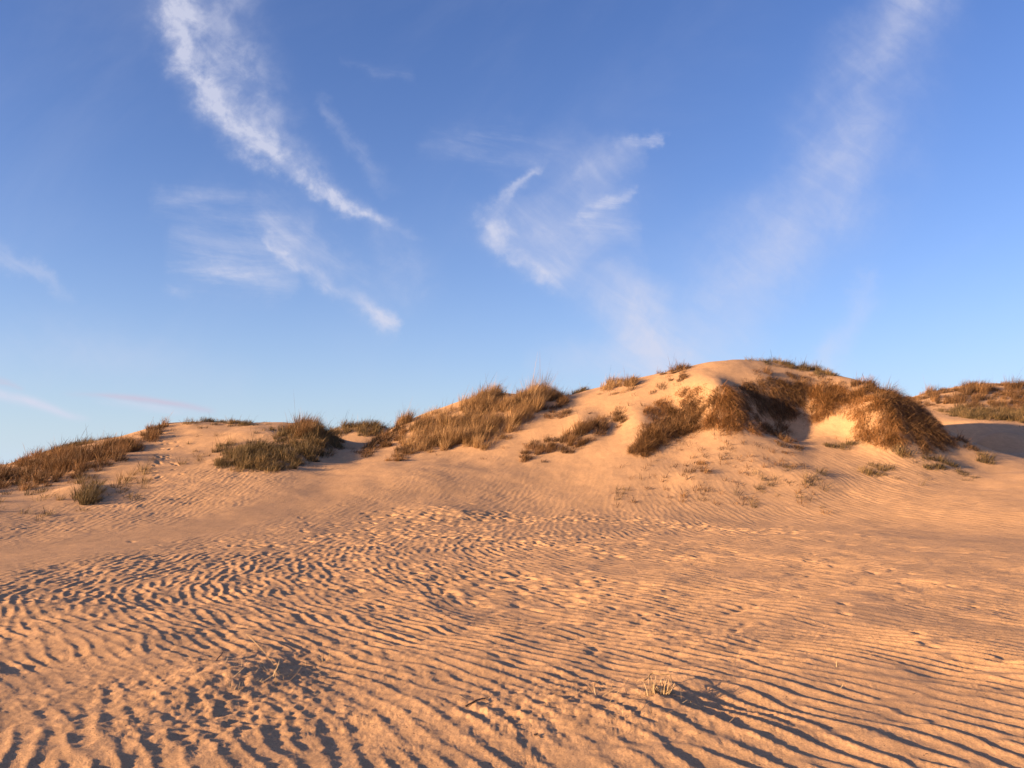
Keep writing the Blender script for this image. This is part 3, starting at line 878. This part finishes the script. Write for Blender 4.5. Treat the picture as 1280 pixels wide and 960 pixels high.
def straw_tuft(name, lab, px, py, n_, r, h, w, flat=.5, seed=1, lean=.8, mat='straw', dirn=None):
    g_ = np.random.default_rng(seed)
    x, y = hit(px, py)
    a = g_.uniform(0, 2 * np.pi, n_)
    q_ = np.sqrt(g_.uniform(0, 1, n_)) * r
    bx, by = x + np.cos(a) * q_, y + np.sin(a) * q_ * .7
    la = g_.uniform(0, 2 * np.pi, n_) if dirn is None else g_.normal(dirn, .6, n_)
    ln = np.clip(g_.normal(lean, flat, n_), .05, 1.5)
    o = make_blades(name, MATS[mat], seed, bx=bx, by=by, h=h * g_.uniform(.3, 1.1, n_), lean_a=la, lean=ln, curl=g_.normal(.2, .5, n_), wd=w * g_.uniform(.5, 1.2, n_),
                    tint=g_.uniform(0, 1, n_), S=5, sink=.006)
    c = np.array([x, y, float(ground_z(x, y))])
    o.data.transform(__import__('mathutils').Matrix.Translation(-c))
    o.location = c
    return label(o, lab, 'dry grass')


straw_tuft('dead_grass_tuft', 'broken stub of dead straw standing in the foreground hollow', 824, 876, 110, .085, .12, .0075, .35, 1, .5)
straw_tuft('dead_grass_tuft', 'scattered dry stalks around a single upright stalk left of the straw stub', 728, 872, 34, .20, .11, .0045, .5, 2, .9)
straw_tuft('dead_grass_tuft', 'half buried dry stalks in the sand just below the straw stub', 785, 905, 34, .15, .10, .004, .4, 3, 1.1)
straw_tuft('dead_grass_tuft', 'low fringe of pale bent straw at the left foot of the straw stub', 803, 880, 30, .08, .10, .005, .4, 9, .9)
straw_tuft('dead_grass_tuft', 'two lone short straw stalks right of the straw stub', 856, 884, 3, .03, .09, .005, .2, 4, .3)
straw_tuft('dead_grass_tuft', 'flattened heap of dry stalks on the low mound at the left foreground', 318, 850, 60, .30, .15, .0055, .35, 5, 1.15)
straw_tuft('dead_grass_tuft', 'small dry stalk clump at the lower left edge of the foreground mound', 292, 868, 16, .08, .09, .005, .5, 6, .6)
straw_tuft('dead_grass_tuft', 'few fine dry stems standing right of the foreground mound', 402, 822, 9, .08, .12, .004, .3, 7, .4)
straw_tuft('dead_grass_tuft', 'tiny dry sprig in the rippled sand of the right foreground', 1042, 834, 6, .05, .07, .005, .4, 8, .6)


# crumbs of dead plants strewn round the tufts
g_ = np.random.default_rng(55)
lx, ly = [], []
for px_, py_, sx_, sy_, n_ in [(790, 885, .34, .30, 150), (730, 875, .30, .20, 80), (320, 850, .34, .30, 130), (400, 830, .25, .25, 40), (620, 885, .8, .5, 50), (640, 800, 2.2, 1.5, 70), (1050, 830, .5, .4, 30), (200, 880, .6, .5, 40), (900, 760, 2.5, 1.5, 50)]:
    x_, y_ = hit(px_, py_)
    lx += list(x_ + g_.normal(0, sx_, n_))
    ly += list(y_ + g_.normal(0, sy_, n_))
lx, ly = np.array(lx), np.array(ly)
n_ = len(lx)
o = make_blades('plant_litter', STRAW, 56, bx=lx, by=ly, h=g_.uniform(.015, .075, n_), lean_a=g_.uniform(0, 6.28, n_), lean=g_.uniform(.9, 1.5, n_), curl=g_.normal(0, .4, n_), wd=g_.uniform(.002, .0045, n_),
                tint=g_.uniform(0, 1, n_) ** 1.3, sink=.002)
o['kind'] = 'stuff'


def twig(lab, pts, rad, seed, mat):
    """a bent tapering stick lying on the sand, its own mesh"""
    g_ = np.random.default_rng(seed)
    P3 = []
    for i, (px, py, lift) in enumerate(pts):
        x, y = hit(px, py)
        P3.append(np.array([x, y, float(ground_z(x, y)) + lift]))
    P3 = np.array(P3)
    fine = []
    for i in range(len(P3) - 1):
        for t in np.linspace(0, 1, 5)[:-1]:
            fine.append(P3[i] * (1 - t) + P3[i + 1] * t + g_.normal(0, rad * .25, 3))
    fine.append(P3[-1])
    fine = np.array(fine)
    V, Fc = [], []
    k = 6
    for i, p in enumerate(fine):
        d = fine[min(i + 1, len(fine) - 1)] - fine[max(i - 1, 0)]
        d /= np.linalg.norm(d)
        s = np.cross(d, [0, 0, 1])
        s /= np.linalg.norm(s)
        u = np.cross(s, d)
        rr_ = rad * (1 - .6 * i / len(fine)) * g_.uniform(.85, 1.15)
        for j in range(k):
            a = 2 * np.pi * j / k
            V.append(p + (s * np.cos(a) + u * np.sin(a)) * rr_)
    for i in range(len(fine) - 1):
        for j in range(k):
            Fc.append((i * k + j, i * k + (j + 1) % k, (i + 1) * k + (j + 1) % k, (i + 1) * k + j))
    V = np.array(V)
    Fc = np.array(Fc)
    c = P3[0].copy()
    o = mesh_object('twig', V - c, Fc.ravel(), np.full(len(Fc), 4), mat, {'tint': np.full(len(V), .35)})
    o.location = c
    return label(o, lab, 'twig')


DARKW = blade_material('dark_twig', [(0, (.05, .032, .022)), (1, (.12, .08, .05))], .0)
twig('thin dark twig lying on the sand near the bottom centre', [(582, 888, .004), (596, 884, .012), (606, 880, .006), (612, 879, .016)], .006, 1, DARKW)
twig('long pale stalk leaning across the foreground mound', [(308, 803, .05), (322, 813, .04), (332, 820, .02), (343, 838, .01)], .0045, 2, STRAW)
twig('short dark stick standing out of the mound left of the long pale stalk', [(270, 830, .0), (277, 825, .03), (279, 823, .045)], .005, 3, DARKW)
twig('bent dead reed bridging the top of the straw stub', [(806, 862, .03), (815, 860, .075), (826, 861, .08), (838, 862, .075), (841, 869, .03)], .0055, 4, STRAW)
twig('tiny dark twig piece on the smooth sand at bottom centre', [(668, 923, .003), (672, 924, .01), (676, 925, .004)], .005, 5, DARKW)
#SKY
# ------------------------------------------------------------------ sun
SUN_AZ = R(-112)      # clockwise from +y (the way the camera looks): to the left and a little behind
SUN_EL = R(10.3)
sd = (math.sin(SUN_AZ) * math.cos(SUN_EL), math.cos(SUN_AZ) * math.cos(SUN_EL), math.sin(SUN_EL))
sun = bpy.data.objects.new('sun', bpy.data.lights.new('sun', 'SUN'))
C.objects.link(sun)
sun.data.energy = 5.0
sun.data.angle = R(.6)
sun.data.color = (1, .64, .345)
from mathutils import Vector
sun.rotation_euler = Vector(sd).to_track_quat('Z', 'Y').to_euler()
sun.location = (-30, -10, 20)

# ------------------------------------------------------------------ sky with cirrus, as a function of direction only
world = bpy.data.worlds.new('World')
bpy.context.scene.world = world
world.use_nodes = True
nt = world.node_tree
nt.nodes.clear()
N, L = nt.nodes, nt.links


def M(op, a, b=None, c=None, clamp=False):
    n_ = N.new('ShaderNodeMath')
    n_.operation = op
    n_.use_clamp = clamp
    for i, v in enumerate((a, b, c)):
        if v is None:
            continue
        if isinstance(v, (int, float)):
            n_.inputs[i].default_value = v
        else:
            L.new(v, n_.inputs[i])
    return n_.outputs[0]


sky = N.new('ShaderNodeTexSky')
sky.sky_type = 'NISHITA'
sky.sun_disc = False
sky.sun_elevation = SUN_EL
sky.sun_rotation = SUN_AZ
sky.altitude = 0
sky.air_density = 1.0
sky.dust_density = .3
sky.ozone_density = 2.5
tc = N.new('ShaderNodeTexCoord')
sep = N.new('ShaderNodeSeparateXYZ')
L.new(tc.outputs['Generated'], sep.inputs[0])
yc = M('MAXIMUM', sep.outputs[1], .02)
u = M('DIVIDE', sep.outputs[0], yc)      # tan of bearing
v = M('DIVIDE', sep.outputs[2], yc)      # height on a plane one unit to the north
# work in units where the interesting part of the sky is 0..1
S_ = M('MULTIPLY_ADD', u, 1 / 1.6, .5)
T_ = M('MULTIPLY_ADD', v, 1 / .8, 0.0)


def ST(px, py):
    a, b, c = ray(px, py)
    return (a / b) / 1.6 + .5, (c / b) / .8


comb = N.new('ShaderNodeCombineXYZ')
L.new(S_, comb.inputs[0])
L.new(M('MULTIPLY', T_, .5), comb.inputs[1])      # same scale both ways


def noise(scale, detail, rough, vec=None, dist=0.0, off=0.0):
    n_ = N.new('ShaderNodeTexNoise')
    n_.inputs['Scale'].default_value = scale
    n_.inputs['Detail'].default_value = detail
    n_.inputs['Roughness'].default_value = rough
    n_.inputs['Distortion'].default_value = dist
    v_ = vec or comb.outputs[0]
    if off:
        ad = N.new('ShaderNodeVectorMath')
        ad.operation = 'ADD'
        ad.inputs[1].default_value = (off, off * .7, off * 1.3)
        L.new(v_, ad.inputs[0])
        v_ = ad.outputs[0]
    L.new(v_, n_.inputs['Vector'])
    return n_


def stretched(rot, kx, ky):
    mp = N.new('ShaderNodeMapping')
    mp.vector_type = 'POINT'
    mp.inputs['Rotation'].default_value = (0, 0, rot)
    mp.inputs['Scale'].default_value = (1, 1, 1)
    L.new(comb.outputs[0], mp.inputs[0])
    m2 = N.new('ShaderNodeMapping')
    m2.inputs['Scale'].default_value = (kx, ky, 1)
    L.new(mp.outputs[0], m2.inputs[0])
    return m2.outputs[0]


w1 = noise(9, 5, .6)
w2 = noise(30, 5, .65, off=3.0)
sepw = N.new('ShaderNodeSeparateColor')
L.new(w1.outputs['Color'], sepw.inputs[0])
sepw2 = N.new('ShaderNodeSeparateColor')
L.new(w2.outputs['Color'], sepw2.inputs[0])


def warp(coord, i, k1, k2):
    a = M('MULTIPLY_ADD', sepw.outputs[i], k1, -k1 / 2)
    b = M('MULTIPLY_ADD', sepw2.outputs[i], k2, -k2 / 2)
    return M('ADD', coord, M('ADD', a, b))


Sw = warp(S_, 0, .055, .03)
Tw = warp(T_, 1, .11, .055)
Sc = warp(S_, 0, .008, .003)
Tc = warp(T_, 1, .012, .005)
total = None


def streak(pts, along='T', tex=None, calm=False):
    """pts: (px, py, half width px, strength) along the streak; centre, width and strength are curves of one coordinate"""
    global total
    rows = []
    for px, py, hw, k in pts:
        s, t = ST(px, py)
        unit = 1 / (F * 1.6) if along == 'T' else 1 / (F * .8)
        rows.append((t, s, hw * unit, k) if along == 'T' else (s, t, hw * unit, k))
    rows.sort()
    # straighten the curve domain to 0..1 along the streak
    lo, hi = rows[0][0], rows[-1][0]
    par, oth = (Tw, Sw) if along == 'T' else (Sw, Tw)
    if calm:
        par, oth = (Tc, Sc) if along == 'T' else (Sc, Tc)
    x = M('DIVIDE', M('SUBTRACT', par, lo), hi - lo)
    cb = N.new('ShaderNodeCombineColor')
    xc = M('MAXIMUM', M('MINIMUM', x, 1.0), 0.0)
    for i in range(3):
        L.new(xc, cb.inputs[i])
    rc = N.new('ShaderNodeRGBCurve')
    L.new(cb.outputs[0], rc.inputs['Color'])
    WS = 8.0
    for ch, col in ((0, 1), (1, 2), (2, 3)):
        cu = rc.mapping.curves[ch]
        vals = [((r[0] - lo) / (hi - lo), r[col] * (WS if col == 2 else 1)) for r in rows]
        cu.points[0].location = vals[0]
        cu.points[1].location = vals[-1]
        for p_ in vals[1:-1]:
            cu.points.new(*p_)
    rc.mapping.use_clip = False
    rc.mapping.update()
    so = N.new('ShaderNodeSeparateColor')
    L.new(rc.outputs[0], so.inputs[0])
    d = M('DIVIDE', M('SUBTRACT', oth, so.outputs[0]), M('MULTIPLY', so.outputs[1], 1 / WS))
    g_ = M('EXPONENT', M('MULTIPLY', M('MULTIPLY', d, d), -1.0))
    ends = M('MULTIPLY', M('MULTIPLY', x, 14, clamp=True), M('MULTIPLY', M('SUBTRACT', 1.0, x), 14, clamp=True))
    o = M('MULTIPLY', M('MULTIPLY', g_, so.outputs[2]), ends)
    if tex is not None:
        o = M('MULTIPLY', o, tex)
    total = o if total is None else M('ADD', total, o)


def contrast(n_, lo, hi, a=0.0, b=1.0):
    mr = N.new('ShaderNodeMapRange')
    mr.interpolation_type = 'SMOOTHSTEP'
    mr.inputs[1].default_value = lo
    mr.inputs[2].default_value = hi
    mr.inputs[3].default_value = a
    mr.inputs[4].default_value = b
    L.new(n_.outputs[0], mr.inputs[0])
    return mr.outputs[0]


fib_dr = contrast(noise(26, 8, .62, stretched(R(38), .45, 1.5), .5), .3, .72, .3, 1.25)     # fibres falling to the right
fib_h = contrast(noise(24, 8, .65, stretched(R(6), .30, 1.6), .4, 5.0), .34, .72, .1, 1.3)     # level fibres
fine_f = contrast(noise(52, 8, .6, stretched(R(40), .5, 1.2), .6, 23.0), .3, .7, .78, 1.22)
puff = contrast(noise(34, 8, .62, off=8.0, dist=.3), .30, .72, .30, 1.2)
veil = contrast(noise(14, 7, .6, stretched(R(-50), .5, 1.2), .6, 11.0), .25, .8, .45, 1.35)

# long streak from the top left
streak([(215, -80, 26, .7), (216, 0, 22, .85), (224, 50, 22, .8), (240, 92, 20, .85), (268, 138, 24, .9), (306, 178, 26, .8), (352, 215, 22, .85), (402, 248, 20, .85), (448, 275, 20, .75), (488, 294, 18, .55), (520, 305, 12, .1)], 'T', puff)
streak([(262, -60, 60, .28), (266, 20, 50, .34), (286, 80, 44, .5), (308, 130, 38, .5), (340, 180, 30, .4), (390, 225, 24, .25), (470, 290, 26, .2), (500, 350, 26, .16), (505, 410, 26, .08)], 'T', puff)
# second streak below it
streak([(318, 296, 6, .1), (330, 305, 9, .5), (352, 322, 11, .6), (385, 342, 12, .6), (420, 360, 13, .55), (450, 380, 14, .5), (478, 402, 14, .65), (500, 420, 10, .2)], 'S', fib_dr)
streak([(300, 270, 30, .1), (350, 290, 34, .3), (400, 320, 32, .28), (450, 360, 26, .2), (490, 400, 22, .15)], 'S', fib_dr)
# combed wisps to its left
streak([(180, 235, 14, .0), (215, 255, 20, .28), (260, 262, 26, .28), (310, 270, 26, .3), (360, 285, 24, .2), (400, 300, 20, .0)], 'S', fib_h)
streak([(195, 350, 8, .0), (230, 350, 14, .4), (262, 346, 16, .6), (300, 350, 20, .45), (340, 362, 18, .35), (380, 372, 10, .0)], 'S', fib_h)
streak([(210, 310, 30, .15), (280, 320, 40, .28), (340, 330, 40, .2), (380, 340, 30, .0)], 'S', fib_h)
# curl left of the centre right
streak([(672, 188, 14, .15), (664, 200, 9, .45), (640, 224, 12, .42), (622, 244, 12, .4), (624, 275, 14, .55), (630, 305, 13, .42), (652, 326, 15, .55), (672, 350, 16, .42), (684, 366, 12, .1)], 'T', puff)
streak([(720, 150, 60, .05), (725, 190, 66, .16), (722, 240, 74, .24), (716, 290, 76, .30), (735, 340, 60, .28), (785, 390, 46, .30), (820, 430, 42, .34), (835, 480, 46, .3), (840, 540, 50, .2)], 'T', veil)
streak([(650, 230, 40, .1), (660, 270, 44, .2), (676, 310, 40, .22), (690, 350, 30, .2), (700, 380, 20, .05)], 'T', fib_dr)
streak([(690, 300, 20, .1), (730, 285, 26, .25), (780, 290, 30, .22), (815, 310, 26, .05)], 'S', fib_h)
streak([(722, 265, 8, .1), (742, 258, 11, .5), (768, 250, 11, .6), (790, 241, 10, .45), (805, 235, 8, .1)], 'S', fib_h)
streak([(770, 176, 6, .05), (800, 174, 8, .35), (825, 170, 7, .55), (850, 166, 6, .1)], 'S', fib_h)
streak([(720, 215, 30, .1), (760, 205, 26, .28), (790, 190, 16, .25), (820, 186, 14, .0)], 'S', veil)
streak([(510, 178, 16, .03), (570, 172, 18, .18), (630, 172, 20, .24), (690, 180, 20, .1), (740, 185, 20, .0)], 'S', fib_h)
streak([(398, 112, 8, .1), (415, 150, 10, .2), (440, 180, 12, .16), (470, 215, 14, .14), (490, 250, 14, .04)], 'T', fib_dr)
streak([(420, 72, 8, .03), (455, 80, 10, .12), (490, 92, 10, .13), (520, 100, 8, .02)], 'S', fib_h)
streak([(760, 330, 40, .1), (800, 380, 44, .28), (830, 430, 44, .34), (850, 480, 46, .3)], 'T', veil)
# broad feather on the right
streak([(1150, -80, 60, .35), (1134, 0, 48, .36), (1108, 45, 54, .30), (1085, 120, 58, .36), (1060, 190, 64, .42), (1010, 250, 74, .42), (960, 310, 74, .42), (920, 370, 62, .40), (900, 430, 46, .36), (895, 500, 40, .15)], 'T', veil)
streak([(1150, -40, 16, .1), (1136, 5, 18, .14), (1118, 40, 14, .12), (1085, 110, 14, .06), (1070, 200, 18, .08), (1040, 240, 16, .03)], 'T', fib_h)
streak([(1084, 330, 10, .1), (1076, 370, 16, .22), (1060, 405, 20, .26), (1042, 440, 22, .32), (1030, 480, 26, .2)], 'T', veil)
streak([(640, 460, 20, .0), (720, 452, 26, .25), (800, 452, 26, .25), (870, 455, 20, .0)], 'S', veil)
streak([(110, 500, 4, .0), (160, 505, 5, .35), (210, 512, 5, .35), (262, 517, 4, .0)], 'S', fib_h, True)
# low haze streaks at the left edge
streak([(-60, 470, 12, .1), (0, 492, 7, .6), (40, 502, 6, .7), (85, 518, 5, .5), (120, 526, 4, .05)], 'S', None, True)
streak([(-40, 300, 20, .1), (10, 332, 14, .25), (60, 362, 12, .18), (100, 386, 10, .02)], 'S', fib_dr)
streak([(-60, 430, 40, .1), (20, 440, 40, .14), (110, 445, 40, .14), (220, 455, 36, .1), (330, 470, 34, .02)], 'S', veil)
front = M('MULTIPLY', M('SUBTRACT', sep.outputs[1], .08), 6, clamp=True)
# thin general veil everywhere
gen = M('MULTIPLY', contrast(noise(5, 6, .6, stretched(R(-40), .6, 1.3), .5, 17.0), .45, .85), .10)
total = M('MULTIPLY', M('ADD', M('MULTIPLY', total, fine_f), gen), front, clamp=True)
total = M('MULTIPLY', M('MINIMUM', M('MULTIPLY', total, 1.22), 1.0), .80)
# pinkish grey bars low on the left
keep_total = total
total = None
streak([(-80, 462, 5, .1), (-20, 474, 5, .45), (10, 478, 4, .5), (25, 484, 3, .3), (34, 486, 3, .0)], 'S', fib_h, True)
streak([(70, 492, 3, .0), (120, 495, 3, .4), (165, 498, 4, .55), (215, 504, 4, .5), (255, 511, 4, .4), (275, 514, 4, .0)], 'S', fib_h, True)
bars = M('MULTIPLY', M('MULTIPLY', total, 1.5), front, clamp=True)
total = keep_total

# sky colour grade: a gentle saturation and level change of the whole sky
grade = N.new('ShaderNodeMix')
grade.data_type = 'RGBA'
grade.blend_type = 'MULTIPLY'
grade.inputs[0].default_value = 1.0
grade.inputs[7].default_value = (.82, .93, 1.42, 1)
# the low sun's glow in the haze about it, off to the side
dotn = N.new('ShaderNodeVectorMath')
dotn.operation = 'DOT_PRODUCT'
dotn.inputs[1].default_value = sd
L.new(tc.outputs['Generated'], dotn.inputs[0])
gl = M('POWER', M('MAXIMUM', dotn.outputs['Value'], 0.0), 4.0)
glow = N.new('ShaderNodeMix')
glow.data_type = 'RGBA'
glow.blend_type = 'ADD'
glow.inputs[7].default_value = (7.0, 3.8, 1.8, 1)
L.new(gl, glow.inputs[0])
L.new(sky.outputs[0], glow.inputs[6])
L.new(glow.outputs[2], grade.inputs[6])
# pale band of far haze low over the horizon
hz = M('EXPONENT', M('MULTIPLY', M('MAXIMUM', sep.outputs[2], 0.0), -7.5))
haze_ = N.new('ShaderNodeMix')
haze_.data_type = 'RGBA'
L.new(M('MULTIPLY', hz, .85), haze_.inputs[0])
L.new(grade.outputs[2], haze_.inputs[6])
haze_.inputs[7].default_value = (3.95, 4.9, 5.85, 1)
grade = haze_
mixc = N.new('ShaderNodeMix')
mixc.data_type = 'RGBA'
L.new(total, mixc.inputs[0])
L.new(grade.outputs[2], mixc.inputs[6])
CLOUD = (4.3, 4.4, 5.3, 1)
mixc.inputs[7].default_value = CLOUD
mixb = N.new('ShaderNodeMix')
mixb.data_type = 'RGBA'
L.new(bars, mixb.inputs[0])
L.new(mixc.outputs[2], mixb.inputs[6])
mixb.inputs[7].default_value = (3.7, 3.6, 4.5, 1)
bg = N.new('ShaderNodeBackground')
bg.inputs['Strength'].default_value = .052
L.new(mixb.outputs[2], bg.inputs['Color'])
wo = N.new('ShaderNodeOutputWorld')
L.new(bg.outputs[0], wo.inputs[0])

# ------------------------------------------------------------------ camera
cam = bpy.data.objects.new('camera', bpy.data.cameras.new('camera'))
C.objects.link(cam)
cam.location = (0, 0, EYE)
cam.rotation_euler = (math.pi / 2 + PITCH, 0, 0)
cam.data.sensor_width = 36
cam.data.lens = 36 * F / 1280
cam.data.clip_end = 20000
sc = bpy.context.scene
sc.camera = cam
sc.view_settings.view_transform = 'Standard'
sc.view_settings.look = 'None'
sc.view_settings.exposure = 1.63
sc.view_settings.gamma = 1
sc.cycles.max_bounces = 6
sc.cycles.diffuse_bounces = 3
print('done', time.time() - T0)
